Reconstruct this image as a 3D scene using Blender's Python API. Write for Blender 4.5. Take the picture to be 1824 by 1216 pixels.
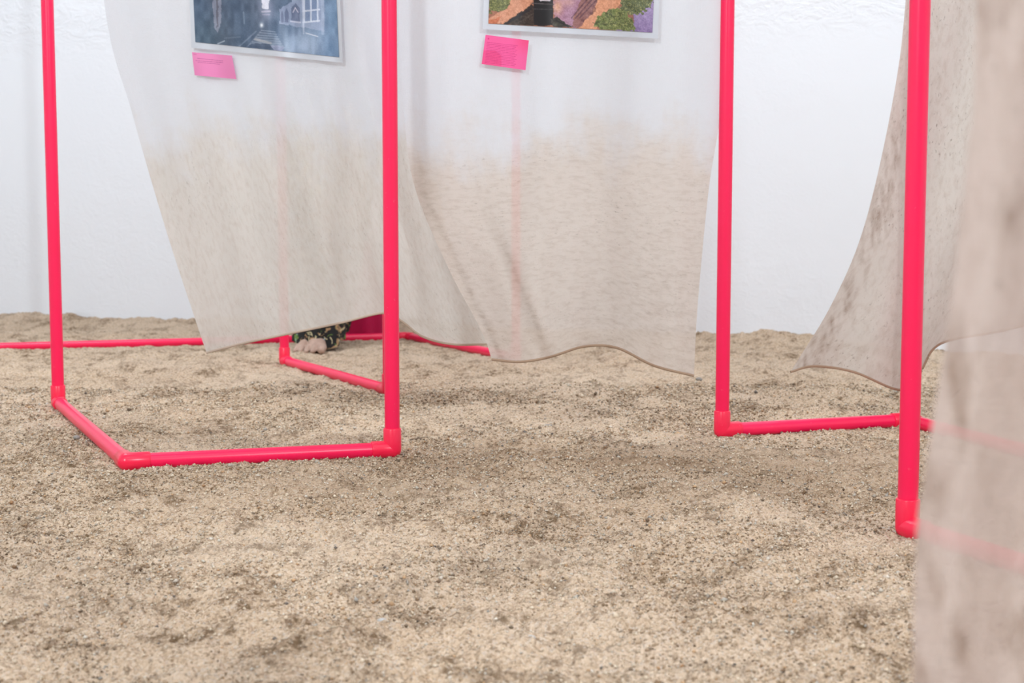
import bpy, bmesh, math
import numpy as np
from mathutils import Vector, Matrix

for o in list(bpy.data.objects):
    bpy.data.objects.remove(o)
SC = bpy.context.scene
COL = SC.collection

# ------------------------------------------------------------------ camera
FPX, HCAM, PITCH = 2533.0, 0.44, math.atan(220.0 / 2533.0)
cam = bpy.data.cameras.new('camera')
cam.lens = 50.0; cam.sensor_width = 36.0; cam.clip_start = 0.02; cam.clip_end = 50
cam.dof.use_dof = True; cam.dof.focus_distance = 2.3; cam.dof.aperture_fstop = 9.0
cam_o = bpy.data.objects.new('camera', cam); COL.objects.link(cam_o)
cam_o.location = (0, 0, HCAM); cam_o.rotation_euler = (math.pi / 2 - PITCH, 0, 0)
SC.camera = cam_o

# ------------------------------------------------------------------ light and exposure
SC.view_settings.view_transform = 'Standard'; SC.view_settings.look = 'None'
SC.view_settings.gamma = 1.0; SC.view_settings.use_curve_mapping = False
SC.view_settings.exposure = -0.56
w = bpy.data.worlds.new('world'); SC.world = w; w.use_nodes = True
w.node_tree.nodes['Background'].inputs[0].default_value = (0.9, 0.95, 1.0, 1)
w.node_tree.nodes['Background'].inputs[1].default_value = 0.3

def area(name, loc, target, size, sy, power, col=(1, 1, 1)):
    l = bpy.data.lights.new(name, 'AREA'); l.shape = 'RECTANGLE'
    l.size = size; l.size_y = sy; l.energy = power; l.color = col
    o = bpy.data.objects.new(name, l); COL.objects.link(o); o.location = loc
    d = Vector(target) - Vector(loc)
    o.rotation_euler = d.to_track_quat('-Z', 'Y').to_euler()
    return o
COOL = (0.865, 0.955, 1.0)
area('ceiling_light', (-1.5, 3.9, 3.1), (-1.5, 3.9, 0), 1.6, 1.0, 80, COOL)
area('ceiling_light', (1.1, 3.3, 3.1), (1.1, 3.3, 0), 1.6, 1.0, 62, COOL)
area('ceiling_light', (0.0, 0.9, 3.1), (0, 0.9, 0), 1.8, 1.0, 14, COOL)
area('track_light', (-1.7, -1.6, 2.5), (-0.9, 4.2, 0.7), 0.30, 0.30, 140, COOL)
area('track_light', (1.9, -1.5, 2.6), (0.4, 3.6, 0.6), 0.30, 0.30, 105, COOL)

# ------------------------------------------------------------------ helpers
cP, sP = math.cos(PITCH), math.sin(PITCH)
def at(px, py, d):
    """point seen at a pixel (1824 x 1216) at world depth d; arrays allowed -> (...,3)"""
    px = np.asarray(px, float); py = np.asarray(py, float)
    xc = (px - 912) / FPX; yv = -(py - 608) / FPX
    dy = cP + yv * sP; dz = -sP + yv * cP
    s = d / dy
    return np.stack(np.broadcast_arrays(xc * s, d, HCAM + dz * s), -1)
def ground(px, py, z=0.0):
    xc = (px - 912) / FPX; yv = -(py - 608) / FPX
    dy = cP + yv * sP; dz = -sP + yv * cP
    s = (z - HCAM) / dz
    return (xc * s, dy * s)

def tag(o, label=None, cat=None, group=None, kind=None):
    if label: o['label'] = label
    if cat: o['category'] = cat
    if group: o['group'] = group
    if kind: o['kind'] = kind
    return o
def empty(name, loc):
    o = bpy.data.objects.new(name, None); COL.objects.link(o); o.location = loc
    o.empty_display_size = 0.1
    return o
def mesh_obj(name, verts, faces, m, parent=None, smooth=True, origin=None):
    """verts in world space; the object keeps them relative to its parent's (unrotated) location"""
    verts = np.asarray(verts, float)
    if parent is not None:
        p = parent; off = np.array(p.location)
        while p.parent is not None:
            p = p.parent; off = off + np.array(p.location)
        verts = verts - off
    elif origin is not None:
        verts = verts - np.array(origin)
    me = bpy.data.meshes.new(name)
    me.from_pydata([tuple(v) for v in verts], [], [tuple(f) for f in faces])
    if smooth: me.polygons.foreach_set('use_smooth', np.ones(len(me.polygons), bool))
    me.materials.append(m); me.update()
    o = bpy.data.objects.new(name, me); COL.objects.link(o)
    if parent is not None: o.parent = parent
    elif origin is not None: o.location = origin
    return o
def big_mesh(name, V, Q, m, smooth=True):
    """fast build; Q is (n,3) or (n,4) int array"""
    me = bpy.data.meshes.new(name); k = Q.shape[1]; n = len(Q)
    me.vertices.add(len(V)); me.vertices.foreach_set('co', V.astype(np.float32).ravel())
    me.loops.add(n * k); me.loops.foreach_set('vertex_index', Q.astype(np.int32).ravel())
    me.polygons.add(n); me.polygons.foreach_set('loop_start', np.arange(0, n * k, k, dtype=np.int32))
    me.polygons.foreach_set('loop_total', np.full(n, k, np.int32))
    if smooth: me.polygons.foreach_set('use_smooth', np.ones(n, bool))
    me.update(calc_edges=True); me.materials.append(m)
    o = bpy.data.objects.new(name, me); COL.objects.link(o)
    return o
def grid_faces(nu, nv):
    i = np.arange(nu - 1)[None, :] + (np.arange(nv - 1) * nu)[:, None]
    return np.stack([i, i + nu, i + nu + 1, i + 1], -1).reshape(-1, 4)
def set_attr(o, name, arr, typ='FLOAT'):
    a = o.data.attributes.new(name, typ, 'POINT')
    if typ == 'FLOAT': a.data.foreach_set('value', np.asarray(arr, np.float32).ravel())
    elif typ == 'FLOAT_COLOR': a.data.foreach_set('color', np.asarray(arr, np.float32).ravel())
    elif typ == 'FLOAT_VECTOR': a.data.foreach_set('vector', np.asarray(arr, np.float32).ravel())

def h2(x, y, s):
    v = np.sin(x * 127.1 + y * 311.7 + s * 74.7) * 43758.5453
    return v - np.floor(v)
def vn(x, y, s=0):
    xi, yi = np.floor(x), np.floor(y); fx, fy = x - xi, y - yi
    fx = fx * fx * fx * (fx * (fx * 6 - 15) + 10); fy = fy * fy * fy * (fy * (fy * 6 - 15) + 10)
    a = h2(xi, yi, s); b = h2(xi + 1, yi, s); c = h2(xi, yi + 1, s); d = h2(xi + 1, yi + 1, s)
    return (a + (b - a) * fx) * (1 - fy) + (c + (d - c) * fx) * fy
def smooth(a, b, x):
    t = np.clip((np.asarray(x, float) - a) / (b - a), 0, 1); return t * t * (3 - 2 * t)
def srgb(r, g, b):
    f = lambda c: (c / 255 / 12.92) if c / 255 <= 0.04045 else ((c / 255 + 0.055) / 1.055) ** 2.4
    return (f(r), f(g), f(b), 1)

# ------------------------------------------------------------------ material helpers
class NT:
    def __init__(s, name):
        s.m = bpy.data.materials.new(name); s.m.use_nodes = True; s.t = s.m.node_tree
        s.b = s.t.nodes['Principled BSDF']; s.out = s.t.nodes['Material Output']
    def n(s, typ, **kw):
        x = s.t.nodes.new(typ)
        for k, v in kw.items():
            if k.startswith('i_'):
                x.inputs[k[2:].replace('_', ' ')].default_value = v
            else: setattr(x, k, v)
        return x
    def l(s, a, b): s.t.links.new(a, b)
    def noise(s, vec, scale, detail=3, rough=0.55, dist=0.0):
        x = s.n('ShaderNodeTexNoise'); x.inputs['Scale'].default_value = scale
        x.inputs['Detail'].default_value = detail; x.inputs['Roughness'].default_value = rough
        x.inputs['Distortion'].default_value = dist
        if vec is not None: s.l(vec, x.inputs['Vector'])
        return x.outputs['Fac']
    def ramp(s, fac, stops, interp='LINEAR'):
        x = s.n('ShaderNodeValToRGB'); x.color_ramp.interpolation = interp
        e = x.color_ramp.elements
        while len(e) < len(stops): e.new(0.5)
        for i, (p, c) in enumerate(stops):
            e[i].position = p; e[i].color = c if len(c) == 4 else (*c, 1)
        s.l(fac, x.inputs['Fac']); return x.outputs['Color']
    def math(s, op, a, b=None, clamp=False):
        x = s.n('ShaderNodeMath', operation=op, use_clamp=clamp)
        for i, v in enumerate((a, b)):
            if v is None: continue
            if isinstance(v, (int, float)): x.inputs[i].default_value = v
            else: s.l(v, x.inputs[i])
        return x.outputs[0]
    def mix(s, fac, a, b, blend='MIX'):
        x = s.n('ShaderNodeMix', data_type='RGBA', blend_type=blend)
        for sock, v in ((x.inputs[0], fac), (x.inputs[6], a), (x.inputs[7], b)):
            if isinstance(v, (int, float)): sock.default_value = v
            elif isinstance(v, tuple): sock.default_value = v
            else: s.l(v, sock)
        return x.outputs[2]
    def bump(s, h, strength, dist):
        x = s.n('ShaderNodeBump'); x.inputs['Strength'].default_value = strength
        x.inputs['Distance'].default_value = dist; s.l(h, x.inputs['Height'])
        return x
    def scaled(s, vec, sc):
        x = s.n('ShaderNodeMapping'); x.inputs['Scale'].default_value = sc; s.l(vec, x.inputs['Vector'])
        return x.outputs['Vector']

G1 = (0, 0, 0, 1); W1 = (1, 1, 1, 1)
def m_plain(name, col, rough=0.5, spec=0.5):
    t = NT(name); co = t.n('ShaderNodeTexCoord').outputs['Object']
    f = t.noise(co, 30, 3)
    c = t.mix(f, tuple(min(1, c * 0.94) for c in col[:3]) + (1,), tuple(min(1, c * 1.05) for c in col[:3]) + (1,))
    t.l(c, t.b.inputs['Base Color']); t.b.inputs['Roughness'].default_value = rough
    t.b.inputs['Specular IOR Level'].default_value = spec
    return t.m

def m_pipe(name, col, rough):
    t = NT(name); co = t.n('ShaderNodeTexCoord').outputs['Object']
    f = t.noise(co, 18, 4)
    c = t.mix(f, (col[0] * 0.96, col[1] * 0.8, col[2] * 0.85, 1), (min(1, col[0] * 1.02), col[1] * 1.15, col[2] * 1.15, 1))
    dust = t.ramp(t.noise(co, 160, 2), [(0.70, G1), (0.76, W1)])
    c = t.mix(t.math('MULTIPLY', dust, 0.12), c, (0.9, 0.45, 0.45, 1))
    t.l(c, t.b.inputs['Base Color'])
    t.b.inputs['Roughness'].default_value = rough
    b = t.bump(t.noise(co, 60, 3), 0.06, 0.002); t.l(b.outputs[0], t.b.inputs['Normal'])
    return t.m
M_PIPE = m_pipe('pink_pipe_paint', (1.0, 0.008, 0.090), 0.30)
M_FIT = m_pipe('red_pink_fitting', (0.96, 0.012, 0.066), 0.28)

def m_wall():
    t = NT('white_plaster'); co = t.n('ShaderNodeTexCoord').outputs['Object']
    f = t.noise(co, 1.3, 4)
    c = t.mix(f, (0.82, 0.84, 0.89, 1), (0.865, 0.88, 0.915, 1))
    t.l(c, t.b.inputs['Base Color']); t.b.inputs['Roughness'].default_value = 0.42
    big = t.noise(co, 3.2, 5, 0.6, 0.6); fine = t.noise(co, 22, 5, 0.65, 1.2)
    patch = t.ramp(t.noise(co, 1.1, 2), [(0.45, G1), (0.62, W1)])
    h = t.math('ADD', t.math('MULTIPLY', big, 0.6), t.math('MULTIPLY', t.math('MULTIPLY', fine, patch), 0.45))
    sz = t.n('ShaderNodeSeparateXYZ'); t.l(co, sz.inputs[0])
    mz = t.n('ShaderNodeMapRange', interpolation_type='SMOOTHSTEP'); t.l(sz.outputs['Z'], mz.inputs['Value'])
    mz.inputs['From Min'].default_value = 1.03; mz.inputs['From Max'].default_value = 1.22
    wr = t.ramp(t.noise(t.scaled(co, (1, 1, 1.8)), 9, 5, 0.6, 2.2), [(0.40, G1), (0.62, W1)])
    h = t.math('ADD', h, t.math('MULTIPLY', t.math('MULTIPLY', wr, mz.outputs['Result']), 0.55))
    b = t.bump(h, 0.28, 0.02); t.l(b.outputs[0], t.b.inputs['Normal'])
    return t.m
M_WALL = m_wall()
M_CEIL = m_plain('white_ceiling', (0.85, 0.86, 0.88), 0.7, 0.3)

def m_sand():
    t = NT('coarse_sand'); co = t.n('ShaderNodeTexCoord').outputs['Object']
    v = t.n('ShaderNodeTexVoronoi'); v.inputs['Scale'].default_value = 330; t.l(co, v.inputs['Vector'])
    sep = t.n('ShaderNodeSeparateColor'); t.l(v.outputs['Color'], sep.inputs[0])
    grain = t.ramp(sep.outputs[0], [(0.0, (0.15, 0.10, 0.06)), (0.14, (0.36, 0.26, 0.17)), (0.35, (0.62, 0.48, 0.35)),
                                    (0.62, (0.72, 0.59, 0.455)), (0.85, (0.80, 0.70, 0.59)), (0.97, (0.60, 0.58, 0.56))])
    soft = t.mix(t.noise(co, 60, 4, 0.6), (0.58, 0.445, 0.31, 1), (0.78, 0.64, 0.485, 1))
    c = t.mix(0.5, grain, soft)
    dk = t.ramp(t.noise(co, 12, 8, 0.74), [(0.50, G1), (0.585, W1)])
    fl = t.ramp(t.noise(co, 95, 4, 0.65), [(0.44, G1), (0.58, W1)])
    c = t.mix(t.math('MULTIPLY', dk, t.math('ADD', 0.26, t.math('MULTIPLY', fl, 0.66))), c, (0.165, 0.105, 0.055, 1))
    sp = t.ramp(t.noise(co, 140, 3, 0.6), [(0.58, G1), (0.65, W1)])
    c = t.mix(t.math('MULTIPLY', sp, 0.72), c, (0.17, 0.115, 0.065, 1))
    dm = t.n('ShaderNodeAttribute', attribute_name='brown_patch').outputs['Fac']
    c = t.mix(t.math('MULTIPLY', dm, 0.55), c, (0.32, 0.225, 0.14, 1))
    lt = t.ramp(t.noise(co, 2.1, 3, 0.5), [(0.42, G1), (0.64, W1)])
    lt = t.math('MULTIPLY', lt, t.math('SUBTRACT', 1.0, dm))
    c = t.mix(t.math('MULTIPLY', lt, 0.30), c, (0.80, 0.69, 0.565, 1))
    c = t.mix(1.0, c, (0.88, 0.815, 0.775, 1), 'MULTIPLY')
    t.l(c, t.b.inputs['Base Color']); t.b.inputs['Roughness'].default_value = 0.95
    t.b.inputs['Specular IOR Level'].default_value = 0.15
    d = t.math('SUBTRACT', 1.0, t.math('MULTIPLY', v.outputs['Distance'], 1.0))
    v2 = t.n('ShaderNodeTexVoronoi'); v2.inputs['Scale'].default_value = 120; t.l(co, v2.inputs['Vector'])
    h = t.math('ADD', t.math('MULTIPLY', d, 0.5), t.math('MULTIPLY', t.math('SUBTRACT', 1.0, v2.outputs['Distance']), 0.6))
    h = t.math('ADD', h, t.math('MULTIPLY', t.noise(co, 45, 5, 0.7), 1.2))
    b = t.bump(h, 0.7, 0.0055); t.l(b.outputs[0], t.b.inputs['Normal'])
    return t.m
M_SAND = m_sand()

def m_attr(name, attr, rough=0.8, spec=0.2):
    t = NT(name); a = t.n('ShaderNodeAttribute', attribute_name=attr)
    t.l(a.outputs['Color'], t.b.inputs['Base Color']); t.b.inputs['Roughness'].default_value = rough
    t.b.inputs['Specular IOR Level'].default_value = spec
    return t.m
M_GRAIN = m_attr('sand_grain', 'tint', 0.85, 0.25)
M_PRINT = m_attr('printed_ink', 'tint', 0.35, 0.4)
M_NOTE = m_attr('pink_note_paper', 'tint', 0.75, 0.2)
M_PAPER = m_plain('photo_paper', (0.58, 0.605, 0.66), 0.4, 0.4)

def m_cloth(name, white, stain, brown, t0, t1, speck, clear, stretch, seed):
    """muslin: clean above, muddy below; 'cloth' attribute = metres across / above the hem"""
    t = NT(name)
    a = t.n('ShaderNodeAttribute', attribute_name='cloth').outputs['Vector']
    dirt_shade = t.n('ShaderNodeAttribute', attribute_name='dirt_shade').outputs['Fac']
    off = t.n('ShaderNodeVectorMath', operation='ADD'); t.l(a, off.inputs[0]); off.inputs[1].default_value = (seed * 3.7, seed * 1.9, seed)
    co = off.outputs[0]
    sep = t.n('ShaderNodeSeparateXYZ'); t.l(a, sep.inputs[0]); h = sep.outputs['Y']
    edge = t.math('ADD', h, t.math('MULTIPLY', t.math('SUBTRACT', t.noise(co, 7, 5, 0.6), 0.5), 0.32))
    edge = t.math('ADD', edge, t.math('MULTIPLY', t.math('SUBTRACT', t.noise(t.scaled(co, (26, 5, 1)), 1, 3), 0.5), 0.08))
    mr = t.n('ShaderNodeMapRange', interpolation_type='SMOOTHSTEP'); t.l(edge, mr.inputs['Value'])
    mr.inputs['From Min'].default_value = t0; mr.inputs['From Max'].default_value = t1
    mr.inputs['To Min'].default_value = 1; mr.inputs['To Max'].default_value = 0
    mask = mr.outputs['Result']
    tone = t.noise(co, 5, 4, 0.6)
    stc = t.mix(tone, stain, tuple(min(1, c * 1.13) for c in stain[:3]) + (1,))
    streak = t.noise(t.scaled(co, stretch), 1, 5, 0.62, 0.4)
    stc = t.mix(t.math('MULTIPLY', t.ramp(streak, [(0.46, G1), (0.70, W1)]), 0.32), stc, brown)
    s2 = t.ramp(t.noise(t.scaled(co, tuple(c * 2.6 for c in stretch)), 1, 4, 0.6, 0.3), [(0.60, G1), (0.70, W1)])
    zone = t.ramp(t.noise(co, 6, 3), [(0.40, G1), (0.62, W1)])
    spk = t.math('MULTIPLY', t.math('MULTIPLY', s2, zone), speck)
    dk = (brown[0] * 0.45, brown[1] * 0.42, brown[2] * 0.40, 1)
    stc = t.mix(spk, stc, dk)
    c = t.mix(mask, white, stc)
    dd = t.math('MULTIPLY', dirt_shade, t.math('ADD', 0.35, t.math('MULTIPLY', t.ramp(streak, [(0.35, G1), (0.65, W1)]), 0.65)))
    c = t.mix(dd, c, (brown[0] * 0.72, brown[1] * 0.68, brown[2] * 0.64, 1))
    weave = t.noise(t.scaled(co, (500, 90, 1)), 1, 2); weave2 = t.noise(t.scaled(co, (90, 500, 1)), 1, 2)
    b = t.bump(t.math('ADD', t.math('ADD', weave, weave2), t.math('MULTIPLY', t.noise(t.scaled(co, (30, 5, 1)), 1, 4), 3)), 0.25, 0.004)
    dif = t.n('ShaderNodeBsdfDiffuse'); trl = t.n('ShaderNodeBsdfTranslucent'); trp = t.n('ShaderNodeBsdfTransparent')
    for x in (dif, trl): t.l(c, x.inputs['Color']); t.l(b.outputs[0], x.inputs['Normal'])
    m1 = t.n('ShaderNodeMixShader'); m1.inputs[0].default_value = 0.42
    t.l(dif.outputs[0], m1.inputs[1]); t.l(trl.outputs[0], m1.inputs[2])
    m2 = t.n('ShaderNodeMixShader'); m2.inputs[0].default_value = clear
    t.l(m1.outputs[0], m2.inputs[1]); t.l(trp.outputs[0], m2.inputs[2])
    t.l(m2.outputs[0], t.out.inputs['Surface'])
    return t.m

# ------------------------------------------------------------------ the room
X0, X1, Y0, ZC = -3.7, 3.3, -2.6, 3.2
def wall_y(x): return 5.9 - (x + 2.12) * (1.0 / 3.6)
def wall(name, p, q, nx=2, nz=2):
    n = np.array([-(q[1] - p[1]), q[0] - p[0], 0.0]); n /= np.linalg.norm(n); T = 0.12
    V = []
    for off in (0, T):
        for z in (-0.3, ZC):
            for e in (p, q):
                V.append((e[0] + n[0] * off, e[1] + n[1] * off, z))
    F = [(0, 1, 3, 2), (5, 4, 6, 7), (4, 0, 2, 6), (1, 5, 7, 3), (2, 3, 7, 6), (4, 5, 1, 0)]
    return tag(mesh_obj(name, V, F, M_WALL, smooth=False), kind='structure')
wall('wall_back', (X0, wall_y(X0)), (X1, wall_y(X1)))
wall('wall_right', (X1, wall_y(X1)), (X1, Y0))
wall('wall_front', (X1, Y0), (X0, Y0))
wall('wall_left', (X0, Y0), (X0, wall_y(X0)))
bx = [(X0, Y0), (X1, Y0), (X1, wall_y(X1)), (X0, wall_y(X0))]
tag(mesh_obj('ceiling', [(a, b, ZC) for a, b in bx] + [(a, b, ZC + 0.1) for a, b in bx],
             [(0, 1, 2, 3), (7, 6, 5, 4), (0, 4, 5, 1), (1, 5, 6, 2), (2, 6, 7, 3), (3, 7, 4, 0)], M_CEIL, smooth=False), kind='structure')

# ------------------------------------------------------------------ frame layout (ground points of the pipes)
R = 0.0140; RF = 0.0166; ZP = 0.0125; ZT = 2.03
A1 = ground(104, 716, ZP); A2 = ground(226, 822, ZP); A3 = ground(699, 800, ZP)
B1 = ground(507, 642, ZP); B2 = ground(692, 694, ZP)
C0 = ground(-130, 621, ZP); C1 = ground(726, 599, ZP); C2 = ground(919, 636, ZP)
D1 = ground(1286, 766, ZP); D2 = ground(1617, 748, ZP); D3 = (D2[0] + 0.20, D2[1] - 0.78)
E1 = ground(1616, 938, ZP); E2 = (E1[0] + 0.30, E1[1] - 0.78)
B3 = (B2[0] - 0.62, B2[1] + 0.25)
SEG = [(A1, A2), (A2, A3), (B1, B2), (C0, C1), (C1, C2), (D1, D2), (D2, D3), (E1, E2)]

# ------------------------------------------------------------------ sand
def seg_dist(x, y):
    dm = np.full(x.shape, 9.0)
    for p, q in SEG:
        dx, dy = q[0] - p[0], q[1] - p[1]
        t = np.clip(((x - p[0]) * dx + (y - p[1]) * dy) / (dx * dx + dy * dy), 0, 1)
        dm = np.minimum(dm, np.hypot(x - p[0] - t * dx, y - p[1] - t * dy))
    return dm
def sand_z(x, y):
    z = 0.020 * (vn(x * 2.1, y * 2.1, 1) - 0.5) + 0.016 * (vn(x * 5.3 + 3, y * 5.3, 2) - 0.5)
    m = vn(x * 11 + 1, y * 14, 3)
    z = z + 0.016 * (m - 0.5) + 0.020 * (np.abs(vn(x * 9 + 7, y * 12, 9) - 0.5) - 0.2)
    near = smooth(0.02, 0.20, seg_dist(x, y))
    z = z * (0.12 + 0.88 * near)
    z = z + 0.010 * (vn(x * 24, y * 30, 4) - 0.5) * (0.4 + 0.6 * near) + 0.0075 * (vn(x * 56, y * 64, 5) - 0.5)
    z = z + 0.0058 * (vn(x * 140, y * 140, 6) - 0.5) + 0.0034 * (vn(x * 330, y * 330, 7) - 0.5)
    # bank of sand swept against the back wall, fading out to the right
    wd = wall_y(x) - y
    z = z + smooth(0.38, 0.0, wd) * (0.034 * smooth(1.5, 0.7, x) - 0.030 * smooth(1.0, 1.5, x))
    return z + 0.001
ys = [1.2]
while ys[-1] < 6.75: ys.append(ys[-1] + 0.0023 * (ys[-1] / 1.3) ** 1.3)
ys = np.concatenate([np.linspace(Y0, 1.16, 24), np.array(ys)])
ts = np.concatenate([np.linspace(-7, -1.2, 22), np.linspace(-1.15, 1.15, 740), np.linspace(1.2, 7, 22)])
YY, TT = np.meshgrid(ys, ts, indexing='ij')
XX = np.clip(TT * (np.maximum(YY, 1.2) * 0.40 + 0.12), X0, X1)
YY = np.minimum(YY, wall_y(XX) + 0.03)
ZZ = sand_z(XX, YY)
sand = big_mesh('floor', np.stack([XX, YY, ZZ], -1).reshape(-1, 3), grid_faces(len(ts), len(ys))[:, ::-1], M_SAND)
brown_patch = np.exp(-((XX - 0.12) / 0.62) ** 4 - ((YY - 2.42) / 0.30) ** 4) * (0.35 + 0.9 * vn(XX * 4, YY * 5, 41)) + 0.8 * np.exp(-((XX + 0.45) / 0.30) ** 4 - ((YY - 3.35) / 0.22) ** 4) * vn(XX * 5, YY * 5, 42)
set_attr(sand, 'brown_patch', np.clip(brown_patch, 0, 1).ravel())  # broad patches of browner sand, broken up by noise
tag(sand, 'bumpy floor of coarse beige sand', 'floor', kind='structure')

# loose grains lying on the sand
rng = np.random.default_rng(5)
N = 230000
gy = np.sqrt(rng.uniform(1.22 ** 2, 3.7 ** 2, N)); gx = rng.uniform(-1, 1, N) * (gy * 0.385 + 0.06)
den = vn(gx * 6, gy * 7, 21) * 0.6 + vn(gx * 19, gy * 22, 22) * 0.4
keep = rng.uniform(0, 1, N) < 0.15 + 1.1 * smooth(0.32, 0.75, den)
gx, gy, den = gx[keep], gy[keep], den[keep]; N = len(gx)
gr = np.clip(rng.lognormal(math.log(0.00125), 0.38, N), 0.0007, 0.0038) * (0.75 + 0.18 * gy)
gz = sand_z(gx, gy) + gr * 0.35
base = np.array([[1, 0, 0], [-1, 0, 0], [0, 1, 0], [0, -1, 0], [0, 0, 1], [0, 0, -1]], float)
ang = rng.uniform(0, 6.28, N); ca, sa = np.cos(ang), np.sin(ang)
P = base[None] * rng.uniform(0.7, 1.35, (N, 6, 1)) + rng.normal(0, 0.18, (N, 6, 3))
P[:, :, 2] *= 0.8
Pq = np.stack([P[:, :, 0] * ca[:, None] - P[:, :, 1] * sa[:, None], P[:, :, 0] * sa[:, None] + P[:, :, 1] * ca[:, None], P[:, :, 2]], -1)
GV = (Pq * gr[:, None, None] + np.stack([gx, gy, gz], -1)[:, None, :]).reshape(-1, 3)
tri = np.array([[0, 2, 4], [2, 1, 4], [1, 3, 4], [3, 0, 4], [2, 0, 5], [1, 2, 5], [3, 1, 5], [0, 3, 5]])
GF = (tri[None] + (np.arange(N) * 6)[:, None, None]).reshape(-1, 3)
pal = np.array([[.72, .58, .43], [.78, .65, .50], [.58, .43, .29], [.40, .29, .19], [.27, .20, .14], [.60, .54, .46],
                [.62, .40, .23], [.78, .70, .60], [.44, .41, .37], [.20, .17, .15]])
pi = rng.choice(len(pal), N, p=[.26, .22, .16, .12, .06, .06, .04, .05, .02, .01])
coarse = smooth(0.50, 0.68, den)[:, None]                     # the coarse drifts hold more brown grains
tint = np.repeat(np.concatenate([pal[pi] * rng.uniform(0.72, 1.0, (N, 1)) * (1 - coarse * rng.uniform(0, 0.50, (N, 1)) * np.array([[0.80, 0.98, 1.12]])), np.ones((N, 1))], 1), 6, 0)
grains = big_mesh('sand_grains', GV, GF, M_GRAIN, smooth=False)
set_attr(grains, 'tint', tint, 'FLOAT_COLOR')
tag(grains, 'loose coarse grains of beige, brown and grey scattered over the sand', 'sand', kind='stuff')

# ------------------------------------------------------------------ pipes
def ring_basis(d):
    d = Vector(d).normalized(); up = Vector((0, 0, 1)) if abs(d.z) < 0.9 else Vector((1, 0, 0))
    a = d.cross(up).normalized(); b = d.cross(a).normalized(); return d, a, b
def tube_arr(p, q, prof, n=28, ends=True):
    """prof: list of (t along 0..1, extra metres, radius)"""
    p, q = Vector(p), Vector(q); d, a, b = ring_basis(q - p); L = (q - p).length
    V, F = [], []
    for (t, e, r) in prof:
        c = p + d * (t * L + e)
        for k in range(n):
            an = 2 * math.pi * k / n
            V.append(tuple(c + a * (r * math.cos(an)) + b * (r * math.sin(an))))
    m = len(prof)
    for i in range(m - 1):
        for k in range(n):
            F.append((i * n + k, i * n + (k + 1) % n, (i + 1) * n + (k + 1) % n, (i + 1) * n + k))
    if ends: F.append(tuple(range(n - 1, -1, -1))); F.append(tuple((m - 1) * n + k for k in range(n)))
    return V, F
def pipe(name, p, q, parent):
    V, F = tube_arr(p, q, [(0, 0, R), (1, 0, R)], ends=False)
    return mesh_obj(name, V, F, M_PIPE, parent)
def fitting(name, c, dirs, parent, L=0.040, r=RF):
    V, F = [], []
    def add(v, f):
        o = len(V); V.extend(v); F.extend([tuple(i + o for i in ff) for ff in f])
    c = Vector(c)
    for d in dirs:
        d = Vector(d).normalized()
        add(*tube_arr(c, c + d * L, [(0, 0, r), (1, -0.0015, r), (1, -0.0004, r - 0.0006), (1, 0, r - 0.0016), (1, 0, R * 0.96)]))
    bm = bmesh.new(); bmesh.ops.create_uvsphere(bm, u_segments=28, v_segments=16, radius=r)
    bmesh.ops.translate(bm, verts=bm.verts, vec=c)
    bm.verts.index_update()
    add([tuple(v.co) for v in bm.verts], [[v.index for v in f.verts] for f in bm.faces]); bm.free()
    o = mesh_obj(name, V, F, M_FIT, parent)
    md = o.modifiers.new('edges', 'EDGE_SPLIT'); md.split_angle = math.radians(40)
    return o
def P3(g, z=ZP): return Vector((g[0], g[1], z))
def hdir(p, q): return (Vector((q[0] - p[0], q[1] - p[1], 0))).normalized()
UP = Vector((0, 0, 1))
def frame(label, runs, posts, tops):
    """runs: polylines of ground points; posts: ground points carrying a post; tops: pairs joined by a top rail"""
    r0 = runs[0][0] if runs else posts[0]
    root = tag(empty('pipe_frame', (r0[0], r0[1], 0)), label, 'frame', 'pink pipe frames')
    node = {}
    for run in runs:
        for p, q in zip(run[:-1], run[1:]):
            pipe('base_rail', P3(p), P3(q), root)
            node.setdefault(p, []).append(hdir(p, q)); node.setdefault(q, []).append(hdir(q, p))
    top = {}
    for p, q in tops:
        pipe('top_rail', P3(p, ZT), P3(q, ZT), root)
        top.setdefault(p, []).append(hdir(p, q)); top.setdefault(q, []).append(hdir(q, p))
    for p in posts:
        pipe('post', P3(p), P3(p, ZT), root)
        node.setdefault(p, []).append(UP); top.setdefault(p, []).append(-UP)
    for p, ds in node.items(): fitting('elbow', P3(p), ds, root)
    for p, ds in top.items(): fitting('elbow', P3(p, ZT), ds, root)
    return root
frame('pink pipe frame with a bent floor rail in front of the left cloth', [[A1, A2, A3]], [A1, A3], [(A1, A3)])
frame('pink pipe frame standing between the barefoot person and the left cloth', [[B1, B2]], [B1, B2], [(B1, B2)])
frame('farthest pink pipe frame, its floor rail running along the white wall', [[C0, C1, C2]], [C0, C2], [(C0, C1), (C1, C2)])
frame('pink pipe frame with a floor rail below the tattered cloth on the right', [[D1, D2, D3]], [D1, D2, D3], [(D1, D2), (D2, D3), (D1, A3)])
frame('nearest pink pipe frame, its thick post beside the blurred cloth', [[E1, E2]], [E1, E2], [(E1, E2)])
F1 = (-0.62, 0.56); F2 = (0.80, 0.58)
frame('pink pipe portal carrying the blurred foreground cloth', [], [F1, F2], [(F1, F2)])

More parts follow.
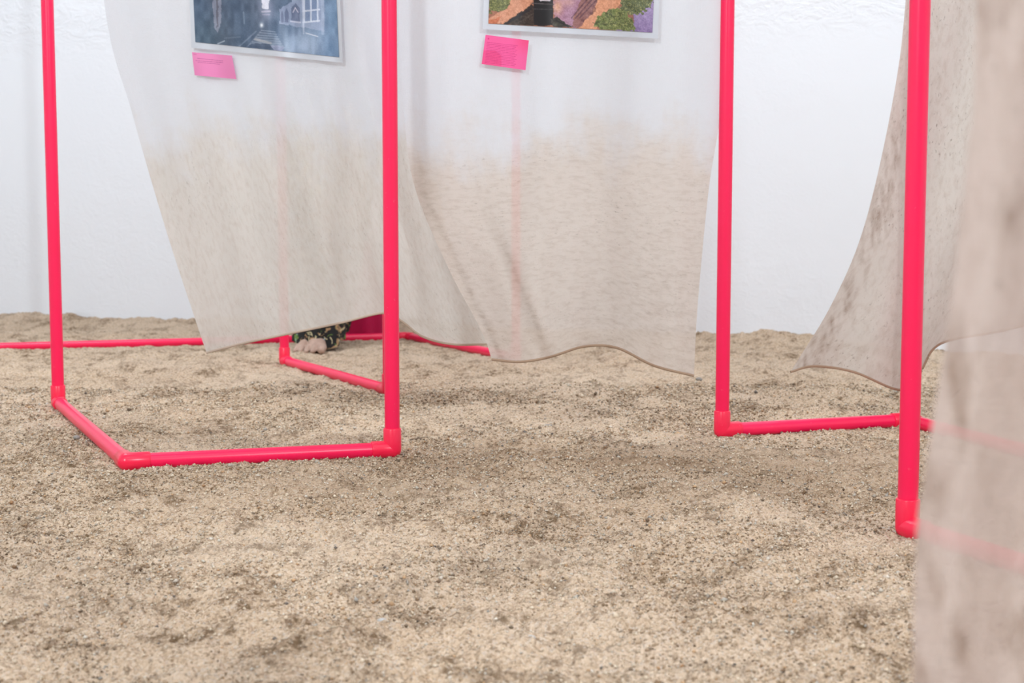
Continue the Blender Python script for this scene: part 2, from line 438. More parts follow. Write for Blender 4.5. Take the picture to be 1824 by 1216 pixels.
# ------------------------------------------------------------------ hanging cloths
def spline(pts, n):
    """Catmull-Rom through pts, n samples by chord length"""
    p = np.array(pts, float); p = np.vstack([2 * p[0] - p[1], p, 2 * p[-1] - p[-2]])
    out = []
    for i in range(1, len(p) - 2):
        t = np.linspace(0, 1, 24, endpoint=False)[:, None]
        a, b, c, d = p[i - 1], p[i], p[i + 1], p[i + 2]
        out.append(0.5 * (2 * b + (c - a) * t + (2 * a - 5 * b + 4 * c - d) * t ** 2 + (3 * b - a - 3 * c + d) * t ** 3))
    out = np.vstack(out + [p[-2][None]])
    s = np.r_[0, np.cumsum(np.hypot(*np.diff(out, axis=0).T))]; u = np.linspace(0, s[-1], n)
    return np.stack([np.interp(u, s, out[:, 0]), np.interp(u, s, out[:, 1])], 1)
def cloth(label, Lp, Rp, Bp, dep, m, dirt_shade=None, nu=150, nv=260, pw=5, hem_col=None, top_d=None):
    Lc, Rc, Bc = spline(Lp, nv), spline(Rp, nv), spline(Bp, nu)
    u = np.linspace(0, 1, nu)[None, :, None]; v = np.linspace(0, 1, nv)[:, None, None]
    S = Lc[:, None] * (1 - u) + Rc[:, None] * u
    S = S + v ** pw * (Bc[None] - (Lc[-1] * (1 - u[0]) + Rc[-1] * u[0])[None])
    px, py = S[..., 0], S[..., 1]
    d = dep(px, py)
    W = at(px, py, d)
    o = big_mesh('hanging_cloth', W.reshape(-1, 3), grid_faces(nu, nv), m)
    hw = np.r_[0, np.cumsum(np.linalg.norm(np.diff(W, axis=0), axis=2).mean(1))]
    ww = np.linalg.norm(W[0, 0] - W[0, -1])
    Cc = np.zeros((nv, nu, 3)); Cc[..., 0] = u[0, :, 0][None] * ww; Cc[..., 1] = (hw[-1] - hw)[:, None]
    set_attr(o, 'cloth', Cc.reshape(-1, 3), 'FLOAT_VECTOR')
    set_attr(o, 'dirt_shade', np.zeros(nu * nv) if dirt_shade is None else np.clip(dirt_shade(px, py), 0, 1).ravel())
    tag(o, label, 'cloth', 'muddy hanging cloths')
    # stitched hem along the lower edge
    hp = W[-1]; V = []; F = []; n = 8; rr = 0.0016
    tg = np.gradient(hp, axis=0)
    for i in range(len(hp)):
        dd, a, b = ring_basis(tg[i])
        for k in range(n):
            an = 2 * math.pi * k / n
            V.append(tuple(Vector(hp[i]) + a * (rr * math.cos(an)) + b * (rr * 1.6 * math.sin(an))))
    for i in range(len(hp) - 1):
        for k in range(n): F.append((i * n + k, i * n + (k + 1) % n, (i + 1) * n + (k + 1) % n, (i + 1) * n + k))
    hm = mesh_obj('hem', V, F, hem_col or M_HEM, o)
    return o
M_HEM2 = m_plain('brown_hem', srgb(168, 142, 120), 0.9, 0.1)
M_HEM = m_plain('muddy_hem', srgb(196, 178, 162), 0.9, 0.1)

WHITE = (0.77, 0.79, 0.83, 1)
M_C1 = m_cloth('muslin_left', WHITE, (0.69, 0.655, 0.605, 1), (0.55, 0.46, 0.385, 1), 0.36, 0.53, 0.34, 0.07, (95, 40, 1), 1)
M_C2 = m_cloth('muslin_middle', WHITE, (0.69, 0.62, 0.56, 1), (0.48, 0.375, 0.30, 1), 0.36, 0.51, 0.44, 0.10, (38, 130, 1), 2)
M_C3 = m_cloth('muslin_right', (0.70, 0.66, 0.64, 1), (0.665, 0.615, 0.56, 1), (0.48, 0.37, 0.30, 1), 0.9, 1.3, 0.75, 0.04, (120, 42, 1), 3)
M_C4 = m_cloth('muslin_front', (0.62, 0.53, 0.50, 1), (0.60, 0.50, 0.455, 1), (0.36, 0.25, 0.19, 1), 1.2, 1.6, 0.6, 0.11, (120, 36, 1), 4)

def d1(px, py):
    v = np.clip(py / 620, -1.5, 1)
    d = 3.20 - 0.40 * smooth(103, 660, px) + 0.12 * np.clip(v, 0, 1) ** 2
    ph = (px - 0.30 * py)
    amp = 0.010 * smooth(-900, 620, py)
    d = d + amp * (np.sin(ph / 26) + 0.7 * np.sin(ph / 11.5 + 1.3 + py / 160))
    d = d + 0.020 * smooth(100, 600, py) * np.sin(px / 75 + py / 190)
    d = d + 0.05 * smooth(690, 760, px) * smooth(430, 600, py)
    return d
def d2(px, py):
    d = 2.735 + 0.115 * smooth(700, 1300, px)
    amp = 0.007 * smooth(-900, 640, py)
    d = d + amp * (np.sin(px / 30 + 0.6 * np.sin(py / 170)) + 0.6 * np.sin(px / 13 + 2 + py / 300))
    d = d - 0.022 * smooth(100, 600, py) * np.sin((px - 980) / 95)
    xc = 850 + (np.clip(py, 300, 700) - 330) * 0.41                # long crease running down to the hem
    k = smooth(330, 470, py)
    d = d + k * (0.034 * np.tanh((px - xc) / 14) * np.exp(-((px - xc) / 75) ** 2))
    return d
def d3(px, py):
    d = 3.02 - 0.16 * smooth(1600, 1900, px) - 0.10 * smooth(300, 690, py) * smooth(1650, 1400, px)
    d = d + 0.013 * smooth(-900, 680, py) * np.sin((px + 0.33 * py) / 22) + 0.03 * smooth(0, 680, py) * np.sin((px + 0.5 * py) / 70)
    return d
def d4(px, py):
    d = 0.56 + 0.04 * smooth(1600, 2100, px)
    return d + 0.010 * np.sin((px + 0.12 * py) / 60) + 0.004 * np.sin(px / 25 + py / 200)

def dirt_shade1(px, py):
    return 0.16 * smooth(560, 640, py - 0.0 * px) * smooth(700, 400, px) + 0.35 * np.exp(-(((px - 735) / 26) ** 2 + ((py - 573) / 7) ** 2))  # mud towards the hem, plus a fold's shadow painted in as a dark smear
def dirt2(px, py):
    xl = 735 + np.clip(py - 330, 0, 400) * 0.47 + 14
    e = 0.40 * np.exp(-((px - xl) / 7) ** 2) * smooth(230, 330, py) * (0.4 + vn(px / 14, py / 20, 4))
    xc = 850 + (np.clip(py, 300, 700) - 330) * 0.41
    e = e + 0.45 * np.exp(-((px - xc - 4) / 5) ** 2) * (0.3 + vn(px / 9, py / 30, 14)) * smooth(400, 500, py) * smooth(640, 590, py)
    e = e + 0.30 * smooth(330, 620, py) * smooth(930, 1100, px) * vn(px / 90, py / 9, 6)
    return e
def dirt3(px, py):
    xl = np.interp(py, [0, 180, 400, 540, 660], [1612, 1590, 1540, 1480, 1410])
    return 0.65 * np.exp(-((px - xl - 22) / 20) ** 2) * smooth(180, 300, py) * vn(px / 6, py / 24, 8) ** 1.5 * 1.6 + 0.3 * smooth(520, 680, py) * vn(px / 30, py / 20, 3)
def dirt4(px, py):
    return 0.8 * smooth(0.55, 0.8, vn(px / 38, py / 95, 12)) * (0.4 + 0.6 * vn(px / 10, py / 20, 3))

cloth('cloth with the blue-grey photo, white above and muddy beige below',
      [(118, -960), (140, -500), (185, 0), (235, 200), (296, 410), (345, 560), (368, 628)],
      [(716, -960), (722, -400), (730, 0), (752, 200), (800, 420), (850, 560), (884, 612)],
      [(368, 628), (430, 612), (500, 597), (605, 575), (684, 557), (716, 572), (755, 600), (810, 613), (884, 612)], d1, M_C1, dirt_shade1)
cloth('cloth with the railway photo, white above and muddy beige below',
      [(702, -1000), (704, -400), (709, 0), (718, 180), (738, 330), (800, 480), (858, 590), (876, 640)],
      [(1300, -1000), (1300, -300), (1297, 0), (1283, 200), (1262, 340), (1243, 540), (1236, 669)],
      [(876, 640), (925, 644), (978, 636), (1040, 617), (1098, 619), (1165, 651), (1236, 669)], d2, M_C2, dirt2, hem_col=M_HEM2)
cloth('grey-beige cloth flaring left behind the nearest pink post',
      [(1630, -900), (1628, -300), (1613, 0), (1590, 180), (1540, 400), (1482, 540), (1408, 662)],
      [(1960, -900), (1960, -300), (1955, 0), (1950, 180), (1945, 400), (1930, 500), (1900, 560)],
      [(1408, 662), (1450, 652), (1520, 662), (1602, 694), (1636, 668), (1662, 622), (1700, 604), (1780, 590), (1900, 560)], d3, M_C3, dirt3, hem_col=M_HEM2)
cloth('pinkish-brown stained cloth nearest the camera on the right edge',
      [(1780, -6820), (1752, -1500), (1738, 0), (1722, 280), (1702, 480), (1672, 680), (1645, 850), (1630, 980), (1624, 1280)],
      [(2500, -6820), (2500, -1500), (2500, 0), (2480, 280), (2460, 480), (2440, 680), (2430, 850), (2420, 980), (2410, 1280)],
      [(1624, 1280), (1800, 1296), (2000, 1275), (2200, 1290), (2410, 1280)], d4, M_C4, dirt4)

# ------------------------------------------------------------------ photo prints and notes (flat print as fine vertex colour)
def lin(c):
    c = np.clip(np.asarray(c, float), 0, 255) / 255
    return np.where(c <= 0.04045, c / 12.92, ((c + 0.055) / 1.055) ** 2.4)
def sheet(name, corners, dep, off, m, nu, nv, paint=None, parent=None):
    """corners TL, TR, BR, BL in pixels of the cloth they lie on; off = how far proud of the cloth"""
    c = np.array(corners, float)
    u = np.linspace(0, 1, nu)[None, :, None]; v = np.linspace(0, 1, nv)[:, None, None]
    S = (c[0] * (1 - u) + c[1] * u) * (1 - v) + (c[3] * (1 - u) + c[2] * u) * v
    px, py = S[..., 0], S[..., 1]
    o = big_mesh(name, at(px, py, dep(px, py) - off).reshape(-1, 3), grid_faces(nu, nv), m)
    if paint is not None:
        rgb = lin(paint(px, py)); set_attr(o, 'tint', np.concatenate([rgb, np.ones(rgb.shape[:2] + (1,))], -1).reshape(-1, 4), 'FLOAT_COLOR')
    if parent is not None: o.parent = parent
    return o
def inpoly(px, py, pts):
    r = np.zeros(px.shape, bool); n = len(pts)
    for i in range(n):
        (x1, y1), (x2, y2) = pts[i], pts[(i + 1) % n]
        if y1 == y2: continue
        cnd = ((y1 > py) != (y2 > py)) & (px < (x2 - x1) * (py - y1) / (y2 - y1) + x1)
        r ^= cnd
    return r
class Canvas:
    def __init__(s, px, py, base):
        s.x, s.y = px, py; s.c = np.broadcast_to(np.array(base, float), px.shape + (3,)).copy()
    def put(s, mask, col, a=1.0):
        k = (np.asarray(mask, float) * a)[..., None]; s.c = s.c * (1 - k) + np.array(col, float) * k
    def poly(s, pts, col, a=1.0, jit=0, sc=4):
        x, y = s.x, s.y
        if jit:
            x = x + (vn(s.x / sc, s.y / sc, 31) - .5) * jit * 2; y = y + (vn(s.x / sc, s.y / sc, 32) - .5) * jit * 2
        s.put(inpoly(x, y, pts), col, a)
    def line(s, p, q, w, col, a=1.0):
        dx, dy = q[0] - p[0], q[1] - p[1]
        t = np.clip(((s.x - p[0]) * dx + (s.y - p[1]) * dy) / (dx * dx + dy * dy), 0, 1)
        d = np.hypot(s.x - p[0] - t * dx, s.y - p[1] - t * dy); s.put(np.clip((w - d) / 0.8 + .5, 0, 1), col, a)
    def blob(s, c, rx, ry, col, a=1.0):
        s.put(np.exp(-(((s.x - c[0]) / rx) ** 2 + ((s.y - c[1]) / ry) ** 2)), col, a)
def paint_mist(px, py):
    k = Canvas(px, py, (74, 92, 116))
    k.put(smooth(440, 600, px), (128, 152, 182), 0.75); k.put(smooth(40, -100, py) * smooth(560, 440, px), (58, 72, 92), 0.6)
    k.blob((366, 70), 40, 40, (72, 92, 106), .6); k.blob((470, -40), 60, 60, (62, 72, 92), .5)
    k.poly([(374, -120), (395, -120), (394, 40), (388, 58), (381, 48)], (150, 152, 170), .75, 1.5)
    k.poly([(385, -120), (389, -120), (389, 46), (386, 50)], (88, 88, 104), .8, 1)
    k.line((434, 22), (435, 42), 1.5, (140, 155, 172), .5)
    k.blob((474, 14), 14, 26, (175, 178, 200), .7)
    k.poly([(464, -120), (481, -120), (479, 16), (467, 16)], (226, 226, 238), .9, 1)
    k.line((467, 21), (481, 20), 1.6, (205, 200, 218), .7); k.line((468, 26), (480, 26), 1.2, (180, 175, 200), .6)
    k.blob((474, 62), 5, 4, (226, 230, 240), .0)
    k.blob((466, 45), 3, 4, (238, 242, 248), .95)
    # colonnade on the right
    k.poly([(498, 16), (520, 2), (545, -40), (578, -120), (578, 56), (498, 42)], (150, 160, 186), .75, 1.5)
    for (a, b, t) in ((500, 505, 22), (507, 514, 18), (519, 534, 10)):
        k.poly([(a, 40), (a, t + 4), ((a + b) / 2, t - 4), (b, t + 4), (b, 40)], (98, 108, 136), .85)
    k.line((518, 38), (535, 40), 1.4, (206, 208, 224), .8)
    k.line((526, 14), (522, 22), .9, (210, 205, 222), .8); k.line((526, 14), (531, 22), .9, (210, 205, 222), .8)
    k.poly([(541, -120), (568, -120), (568, 36), (541, 38)], (118, 135, 165), .9)
    for x in (541, 553, 565): k.line((x, -120), (x + 1, 38), 1.5, (206, 212, 226), .85)
    for y in (-20, 18, 38): k.line((540, y + 2), (569, y - 1), 1.4, (206, 212, 226), .85)
    k.line((536, -120), (541, 60), 1.6, (196, 202, 220), .7); k.line((574, -120), (575, 60), 2.5, (170, 182, 204), .6)
    # track and haze on the floor
    k.line((425, 84), (456, 56), 1.3, (118, 132, 152), .7); k.line((440, 84), (466, 54), 1.3, (112, 124, 146), .7)
    for i in range(7):
        y = 54 + i * 4.2; k.line((466 - i * 3.2, y), (490 + i * 2.2, y + 3), 1.0 + .15 * i, (160, 170, 186), .55)
    k.line((455, 70), (482, 77), 2.2, (176, 176, 180), .7)
    k.poly([(448, 78), (480, 78), (488, 88), (440, 84)], (62, 78, 104), .8, 1)
    k.poly([(482, 80), (508, 84), (500, 94), (488, 88)], (150, 150, 178), .7, 1)
    k.blob((540, 80), 42, 26, (172, 188, 212), .75); k.blob((590, 85), 14, 22, (98, 126, 158), .7); k.blob((594, 30), 14, 40, (112, 142, 174), .7)
    k.line((545, 59), (566, 65), 1, (206, 212, 224), .8); k.line((388, 78), (400, 73), .9, (190, 200, 212), .8)
    k.line((400, 68), (428, 66), 1.2, (120, 134, 150), .5)
    g = (vn(px * 1.3, py * 1.3, 3) - .5) * 16 + (vn(px / 6, py / 14, 5) - .5) * 26
    return k.c + g[..., None]
def paint_rail(px, py):
    k = Canvas(px, py, (150, 100, 78))
    k.poly([(860, -160), (1180, -160), (1180, -60), (860, -60)], (170, 165, 185), 1)
    k.poly([(870, -60), (915, -60), (922, 8), (905, 20), (870, 22)], (104, 108, 58), 1, 3)
    k.poly([(915, -20), (948, -6), (946, 12), (930, 26), (895, 42), (868, 42), (868, 34), (905, 14)], (198, 138, 108), 1, 2)
    k.poly([(868, 34), (880, 36), (895, 26), (885, 42), (868, 42)], (190, 110, 76), 1, 2)
    k.poly([(948, 8), (954, 18), (952, 46), (912, 44), (895, 43)], (52, 38, 30), 1, 1)
    k.line((945, 16), (900, 43), 2.0, (30, 24, 28), .9); k.line((950, 24), (918, 44), 1.2, (70, 58, 50), .8)
    k.poly([(985, 4), (1050, -60), (1075, -60), (1045, -8), (1020, 32), (1030, 50), (990, 48)], (158, 116, 138), 1, 2)
    k.blob((993, 12), 9, 14, (214, 164, 128), .8); k.blob((1012, 4), 12, 8, (196, 150, 140), .7)
    k.poly([(1052, -50), (1110, -60), (1062, 10), (1036, 52), (1018, 46)], (140, 96, 92), 1, 1.5)
    for o in (0, 9, 18): k.line((1052 + o, -8), (1018 + o * .8, 32), 1.1, (86, 54, 66), .8)
    for (x, y) in ((1062, 12), (1054, 24), (1040, 37), (1066, 2)): k.blob((x, y), 5, 2.5, (84, 44, 48), .8)
    k.poly([(1076, -60), (1130, -60), (1112, 0), (1085, 30), (1062, 52), (1028, 52), (1060, 18)], (208, 146, 112), 1, 2.5)
    k.poly([(1115, -60), (1175, -60), (1175, 70), (1060, 70), (1130, 40)], (152, 134, 174), 1, 0)
    k.put((px > 1120) * smooth(20, 60, py), (126, 104, 148), .7)
    k.poly([(1105, -40), (1160, -30), (1162, 14), (1140, 26), (1124, 24), (1104, 14)], (98, 106, 74), 1, 4, 5)
    k.poly([(1058, 40), (1076, 22), (1094, 12), (1118, 20), (1126, 38), (1134, 56), (1080, 54), (1056, 48)], (112, 122, 70), 1, 3.5, 5)
    mot = (vn(px / 1.5, py / 1.5, 9) * .6 + vn(px / 6, py / 6, 10) * .4 > .54)
    green = (k.c[..., 1] > k.c[..., 0]) & (k.c[..., 2] < 90)
    k.put(green & mot, (66, 72, 42), .65); k.put(green & (vn(px / 1.6, py / 1.6, 19) > .72), (168, 164, 104), .6)
    # locomotive smokestack
    k.poly([(949, -120), (987, -120), (985, 44), (968, 47), (951, 45)], (16, 12, 12), 1)
    k.poly([(955, -8), (984, -8), (980, 2), (962, 2)], (196, 186, 190), 1)
    k.line((948, 6), (986, 8), 1.0, (74, 66, 68), .9); k.line((950, 16), (985, 17), .9, (54, 48, 52), .9)
    k.poly([(980, 34), (992, 30), (1012, 44), (1024, 49), (985, 48)], (52, 46, 40), 1, 1.5); k.line((990, 36), (1012, 47), 1, (20, 16, 18), .9)
    k.blob((990, 43), 5, 3, (110, 112, 96), .6)
    g = (vn(px / 1.6, py / 1.6, 3) - .5) * 30 + (vn(px / 5, py / 5, 5) - .5) * 20
    return k.c + g[..., None] * (k.c.mean(-1, keepdims=True) > 35)

p1 = sheet('photo_print', [(334, -112), (602, -84), (611, 112), (341, 85)], d1, 0.016, M_PAPER, 125, 90)
tag(p1, 'white-bordered photo print of a misty blue-grey corridor', 'photo')
sheet('printed_image', [(340, -104), (596, -76), (604, 102), (348, 75)], d1, 0.0172, M_PRINT, 250, 180, paint_mist, p1)
p2 = sheet('photo_print', [(866, -138), (1178, -118), (1172, 69), (860, 52)], d2, 0.016, M_PAPER, 140, 85)
tag(p2, 'white-bordered photo print of a smokestack and railway with green bushes', 'photo')
sheet('printed_image', [(876, -128), (1169, -110), (1162, 58), (870, 42)], d2, 0.0172, M_PRINT, 280, 170, paint_rail, p2)

def text_rows(k, rows, col, a):
    for (x0, x1, y0, y1, sd) in rows:
        x = x0; r = np.random.default_rng(sd)
        while x < x1:
            l = r.uniform(2, 7); e = min(x + l, x1); f = lambda q: y0 + (y1 - y0) * (q - x0) / (x1 - x0)
            k.line((x, f(x)), (e, f(e)), 0.42, col, a * r.uniform(.5, 1)); x = e + r.uniform(.8, 1.6)
def paint_note1(px, py):
    k = Canvas(px, py, (234, 142, 188)); k.put(smooth(93, 141, py), (230, 132, 184), .5)
    text_rows(k, [(352, 397, 104, 108.5, 1), (349, 397, 108, 111.5, 2), (353, 392, 111, 114.5, 3)], (150, 70, 120), .8)
    k.line((345, 96.4), (350, 96.9), .5, (190, 90, 140), .7)
    return k.c
def paint_note2(px, py):
    k = Canvas(px, py, (240, 100, 158)); k.put(smooth(905, 940, px) * smooth(105, 70, py), (238, 80, 128), .8)
    k.poly([(860, 90), (882, 90), (893, 99), (893, 118), (858, 116)], (234, 80, 134), .7)
    rows = [(867.5 - i * .25, 922 - i * .3 - (i % 3) * 2, 75.5 + i * 2.75, 81.5 + i * 2.75, 40 + i) for i in range(14)]
    text_rows(k, rows, (178, 38, 100), .7)
    k.blob((870, 69), 1.2, 1.2, (200, 40, 100), .9)
    return k.c
n1 = sheet('pink_note', [(342, 93), (413, 99), (421, 141), (347, 134)], d1, 0.013, M_NOTE, 140, 90, paint_note1)
tag(n1, 'pale pink caption card below the misty corridor photo', 'note', 'caption cards')
n2 = sheet('pink_note', [(865, 62), (942, 72), (936, 125), (858, 114)], d2, 0.013, M_NOTE, 150, 110, paint_note2)
tag(n2, 'hot pink caption card full of text below the railway photo', 'note', 'caption cards')
for o in (p1, p2, n1, n2):
    o.data.polygons.foreach_set('use_smooth', np.zeros(len(o.data.polygons), bool))
    md = o.modifiers.new('thickness', 'SOLIDIFY'); md.thickness = 0.0005; md.offset = -1 if o in (p1, p2) else 0

# ------------------------------------------------------------------ barefoot person behind the left cloth
def m_floral():
    t = NT('black_floral_fabric'); co = t.n('ShaderNodeTexCoord').outputs['Object']
    c = (0.006, 0.006, 0.007, 1)
    for i, (sc, lo, hi, col) in enumerate(((42, .585, .61, (.40, .24, .12, 1)), (30, .60, .63, (.12, .20, .04, 1)), (36, .625, .645, (.55, .48, .28, 1)), (26, .64, .66, (.38, .50, .60, 1)))):
        mp = t.n('ShaderNodeMapping'); mp.inputs['Location'].default_value = (i * 3.1, i * 1.7, i * 5.3); t.l(co, mp.inputs['Vector'])
        f = t.ramp(t.noise(mp.outputs[0], sc, 2, .5, 1.0), [(lo, G1), (hi, W1)]); c = t.mix(f, c, col)
    t.l(c, t.b.inputs['Base Color']); t.b.inputs['Roughness'].default_value = 0.8
    return t.m
M_SKIN = m_plain('skin', (0.46, 0.31, 0.245), 0.55, 0.4)
M_FLORAL = m_floral(); M_SHIRT = m_plain('grey_shirt', (0.30, 0.30, 0.32), 0.9, .1); M_HAIR = m_plain('dark_hair', (0.02, .015, .012), .6, .4)

fx, fy = -0.655, 4.66                    # front foot (her right), toes towards the camera
gz0 = float(sand_z(np.array([fx]), np.array([fy]))[0])
person = empty('person', (fx, fy, gz0))
tag(person, 'person with a bare foot and black floral trousers, hidden behind the left cloth', 'person')
def capsule_arr(p, q, r0, r1, n=14):
    prof = [(0, -r0 * math.cos(a), max(1e-4, r0 * math.sin(a))) for a in np.linspace(0.05, math.pi / 2, 5)]
    prof += [(1, r1 * math.sin(a), max(1e-4, r1 * math.cos(a))) for a in np.linspace(0, math.pi / 2 - .05, 5)]
    return tube_arr(p, q, prof, n)
BV, BF = [], []
def cap(p, q, r0, r1):
    v, f = capsule_arr(p, q, r0, r1); o = len(BV); BV.extend(v); BF.extend([tuple(i + o for i in ff) for ff in f])
bx_, by_ = fx - 0.01, fy + 0.20          # back foot directly behind
def limb_foot(x, y, s, tw):
    z = gz0 - 0.002
    cap((x, y + .105, z + .028), (x, y + .02, z + .033), .028, .035)
    cap((x, y + .09, z + .045), (x + s * .01, y - .04, z + .020), .030, .020)
    cap((x - s * .022, y + .03, z + .024), (x - s * .036, y - .050, z + .014), .022, .014)
    cap((x + s * .018, y + .03, z + .026), (x + s * .028, y - .06, z + .019), .024, .019)
    tx = [(.040, -.062, -.104, .0135), (.0135, -.066, -.106, .0090), (-.0075, -.064, -.100, .0084), (-.0275, -.058, -.090, .0080), (-.046, -.046, -.074, .0076)]
    for dx, y0, y1, r in tx:
        cap((x + s * dx * .9, y + y0 + .02, z + .018), (x + s * dx, y + y0, z + .0165), r * 1.1, r)
        cap((x + s * dx, y + y0, z + .0165), (x + s * dx * 1.03, y + y1, z + r * .9), r, r)
hipz = gz0 + 0.86
for (x, y, s, hx) in ((fx, fy, 1, fx - 0.02), (bx_, by_, -1, fx + 0.14)):
    limb_foot(x, y, s, 0)
    cap((x, y + .08, gz0 + .07), (x + (hx - x) * .45, y + (fy + .2 - y) * .45 + .03, gz0 + .46), .040, .056)
    cap((x + (hx - x) * .45, y + (fy + .2 - y) * .45 + .03, gz0 + .46), (hx, fy + .20, hipz), .058, .085)
cx_, cy_ = fx + 0.06, fy + 0.20
cap((cx_ - .06, cy_, hipz + .03), (cx_ + .06, cy_, hipz + .03), .11, .11)
cap((cx_, cy_, hipz + .05), (cx_, cy_ - .01, hipz + .32), .115, .12)
cap((cx_ - .12, cy_, hipz + .46), (cx_ + .12, cy_, hipz + .46), .062, .062)
cap((cx_, cy_, hipz + .30), (cx_, cy_, hipz + .47), .12, .08)
cap((cx_, cy_, hipz + .48), (cx_, cy_ - .01, hipz + .60), .05, .046)
cap((cx_, cy_ - .015, hipz + .64), (cx_, cy_ - .01, hipz + .71), .072, .088)
cap((cx_, cy_ - .095, hipz + .665), (cx_, cy_ - .105, hipz + .650), .010, .013)          # nose
for s in (-1, 1):
    cap((cx_ + s * .088, cy_, hipz + .68), (cx_ + s * .09, cy_ + .01, hipz + .65), .014, .011)    # ears
    cap((cx_ + s * .165, cy_, hipz + .46), (cx_ + s * .21, cy_ + .03, hipz + .18), .046, .038)
    cap((cx_ + s * .21, cy_ + .03, hipz + .18), (cx_ + s * .22, cy_ - .03, hipz - .05), .037, .026)
    hx, hy, hz = cx_ + s * .222, cy_ - .035, hipz - .07
    cap((hx, hy, hz), (hx, hy - .01, hz - .07), .028, .034)
    for i, (o_, l) in enumerate(((-.026, .060), (-.009, .072), (.009, .068), (.025, .054))):
        cap((hx, hy + o_, hz - .08), (hx - s * .008, hy + o_ * 1.1 - .012, hz - .10 - l * .5), .0095, .0090)
        cap((hx - s * .008, hy + o_ * 1.1 - .012, hz - .10 - l * .5), (hx - s * .022, hy + o_ * 1.1 - .012, hz - .10 - l), .0088, .0080)
    cap((hx, hy - .026, hz - .02), (hx - s * .012, hy - .058, hz - .07), .012, .0095)
body = mesh_obj('body', BV, BF, M_SKIN, person)
md = body.modifiers.new('skin', 'REMESH'); md.mode = 'VOXEL'; md.voxel_size = 0.0030; md.use_smooth_shade = True
md = body.modifiers.new('soft', 'SMOOTH'); md.iterations = 2; md.factor = 0.5

def loft(name, rings, m, parent, n=40, fold=0.0, nf=7, cap_top=False):
    """rings: (x, y, z, rx, ry)"""
    V, F = [], []
    for j, (x, y, z, rx, ry) in enumerate(rings):
        for k in range(n):
            a = 2 * math.pi * k / n; q = 1 + fold * (1 - j / (len(rings) - 1)) * math.sin(nf * a + j * .3)
            zz = z + (0.014 * math.sin(2 * a + 1) if j == 0 else 0)
            V.append((x + rx * q * math.cos(a), y + ry * q * math.sin(a), zz))
    for j in range(len(rings) - 1):
        for k in range(n): F.append((j * n + k, j * n + (k + 1) % n, (j + 1) * n + (k + 1) % n, (j + 1) * n + k))
    if cap_top: F.append(tuple((len(rings) - 1) * n + k for k in range(n)))
    return mesh_obj(name, V, F, m, parent)
def leg_rings(x, y, hx, z0):
    R_ = []
    for t in np.linspace(0, 1, 16):
        z = z0 + (hipz - .02 - z0) * t; k = smooth(0, .5, t)
        R_.append((x + (hx - x) * t, y + .055 + (fy + .2 - y - .055) * t, z, .083 - .004 * k + .03 * t, .082 + .028 * t))
    return R_
tr = loft('trousers', leg_rings(fx + .010, fy + .002, fx - .02, gz0 + .016), M_FLORAL, person, fold=.11)
loft('trouser_leg', leg_rings(bx_ + .008, by_, fx + .14, gz0 + .026), M_FLORAL, tr, fold=.11)
loft('trouser_seat', [(cx_, cy_, hipz - .10, .19, .13), (cx_, cy_, hipz + .02, .185, .13), (cx_, cy_, hipz + .14, .15, .125)], M_FLORAL, tr)
loft('shirt', [(cx_, cy_, hipz + .06, .185, .14), (cx_, cy_, hipz + .2, .15, .132), (cx_, cy_, hipz + .36, .165, .135), (cx_, cy_, hipz + .46, .20, .10), (cx_, cy_, hipz + .525, .13, .075), (cx_, cy_, hipz + .55, .07, .065)], M_SHIRT, person)
loft('hair', [(cx_, cy_ + .035, hipz + .52, .085, .06), (cx_, cy_ + .03, hipz + .62, .098, .078), (cx_, cy_ + .02, hipz + .72, .10, .092), (cx_, cy_ + .01, hipz + .78, .08, .082), (cx_, cy_ + .01, hipz + .812, .03, .03)], M_HAIR, person, cap_top=True)
for s in (-1, 1):
    V, F = capsule_arr((cx_ + s * .033, cy_ - .084, hipz + .685), (cx_ + s * .034, cy_ - .084, hipz + .685), .011, .011)
    mesh_obj('eye', V, F, m_plain('eye', (.06, .04, .03), .2), person)
V, F = capsule_arr((cx_ - .018, cy_ - .088, hipz + .618), (cx_ + .018, cy_ - .088, hipz + .618), .006, .006)
mesh_obj('mouth', V, F, m_plain('lips', (.40, .16, .14), .5), person)

# ------------------------------------------------------------------ crimson fabric beyond the far rail
M_CRIM = m_plain('crimson_fabric', (0.44, 0.0, 0.055), 0.75, .3)
kx = (640 - 912) / FPX * 5.20; ky = 5.20
kz = float(sand_z(np.array([kx]), np.array([ky]))[0])
V, F = [], []; n = 72; rows = 14
for j in range(rows):
    t = j / (rows - 1); z = kz - .004 + .34 * t
    for k in range(n):
        a = 2 * math.pi * k / n
        fo = 1 + (.10 * math.sin(5 * a + 1.4 + t) + .06 * math.sin(9 * a)) * (1 - t * .6)
        rx = (.098 - .055 * t ** 1.3) * fo; ry = (.085 - .045 * t ** 1.3) * fo
        V.append((kx + rx * math.cos(a) - .01 * t, ky + ry * math.sin(a), z))
for j in range(rows - 1):
    for k in range(n): F.append((j * n + k, j * n + (k + 1) % n, (j + 1) * n + (k + 1) % n, (j + 1) * n + k))
F.append(tuple((rows - 1) * n + k for k in range(n)))
tag(mesh_obj('draped_fabric', V, F, M_CRIM, origin=(kx, ky, kz)), 'crimson folded fabric standing behind the farthest pink floor rail', 'fabric')

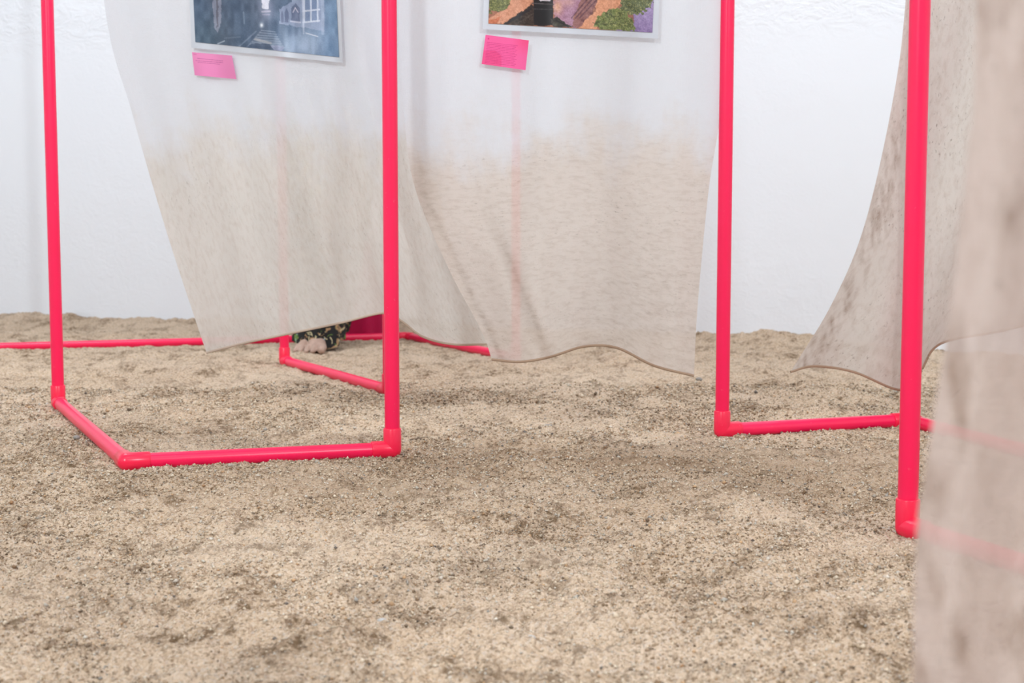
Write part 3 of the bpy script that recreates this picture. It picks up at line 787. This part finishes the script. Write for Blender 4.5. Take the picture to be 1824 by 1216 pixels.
# ------------------------------------------------------------------ pebbles and a twig
M_PEB = m_plain('grey_pebble', (0.30, 0.275, 0.25), .8, .2); M_PEB2 = m_plain('pale_pebble', (0.50, 0.49, 0.48), .8, .2); M_PEB3 = m_plain('brown_pebble', (0.17, 0.12, 0.085), .85, .2)
def pebble(px, py, r, m, label, sd):
    x, y = ground(px, py); z = float(sand_z(np.array([x]), np.array([y]))[0])
    bm = bmesh.new(); bmesh.ops.create_icosphere(bm, subdivisions=2, radius=1); rg = np.random.default_rng(sd)
    q = rg.uniform(-1, 1, (5, 3))
    for v in bm.verts:
        f = 1 + .22 * sum(max(0, v.co.dot(Vector(d))) for d in q) - .25
        v.co = Vector((v.co.x * 1.25 * f, v.co.y * f, v.co.z * .72 * f)) * r
    bm.verts.index_update()
    o = mesh_obj('pebble', [tuple(v.co + Vector((x, y, z + r * .35))) for v in bm.verts], [[v.index for v in f_.verts] for f_ in bm.faces], m, origin=(x, y, z)); bm.free()
    tag(o, label, 'pebble', 'pebbles on the sand')
pebble(977, 756, .0075, M_PEB, 'grey pebble on open sand right of the middle pink post', 1)
pebble(1246, 683, .0075, M_PEB, 'dark grey pebble beside the hem corner of the railway cloth', 2)
pebble(683, 1116, .0045, M_PEB2, 'pale bluish pebble near the bottom centre of the sand', 3)
pebble(944, 1150, .0042, M_PEB2, 'small white pebble low in the centre foreground', 4)
pebble(858, 967, .0045, M_PEB3, 'dark brown pebble in the middle foreground sand', 5)
pebble(138, 781, .0060, M_PEB, 'flat grey pebble beside the slanting floor rail', 6)
pebble(184, 649, .0075, M_PEB3, 'dark pebble right of the leftmost pink post', 7)
pebble(700, 733, .0050, M_PEB, 'pebble nestled just behind the middle pink post', 8)
def twig():
    x, y = ground(745, 772); z = float(sand_z(np.array([x]), np.array([y]))[0])
    V, F = [], []
    for p, q, r in (((-.016, 0, .004), (.004, .003, .007), .0011), ((.004, .003, .007), (.019, .006, .009), .0009), ((.002, .002, .0065), (.014, -.01, .006), .0008), ((-.005, 0, .005), (.001, .008, .008), .0007)):
        v, f = tube_arr((x + p[0], y + p[1], z + p[2]), (x + q[0], y + q[1], z + q[2]), [(0, 0, r), (1, 0, r * .8)], 7)
        o = len(V); V.extend(v); F.extend([tuple(i + o for i in ff) for ff in f])
    tag(mesh_obj('twig', V, F, M_PEB3, origin=(x, y, z)), 'tiny forked dry twig on the sand right of the middle post', 'twig')
twig()
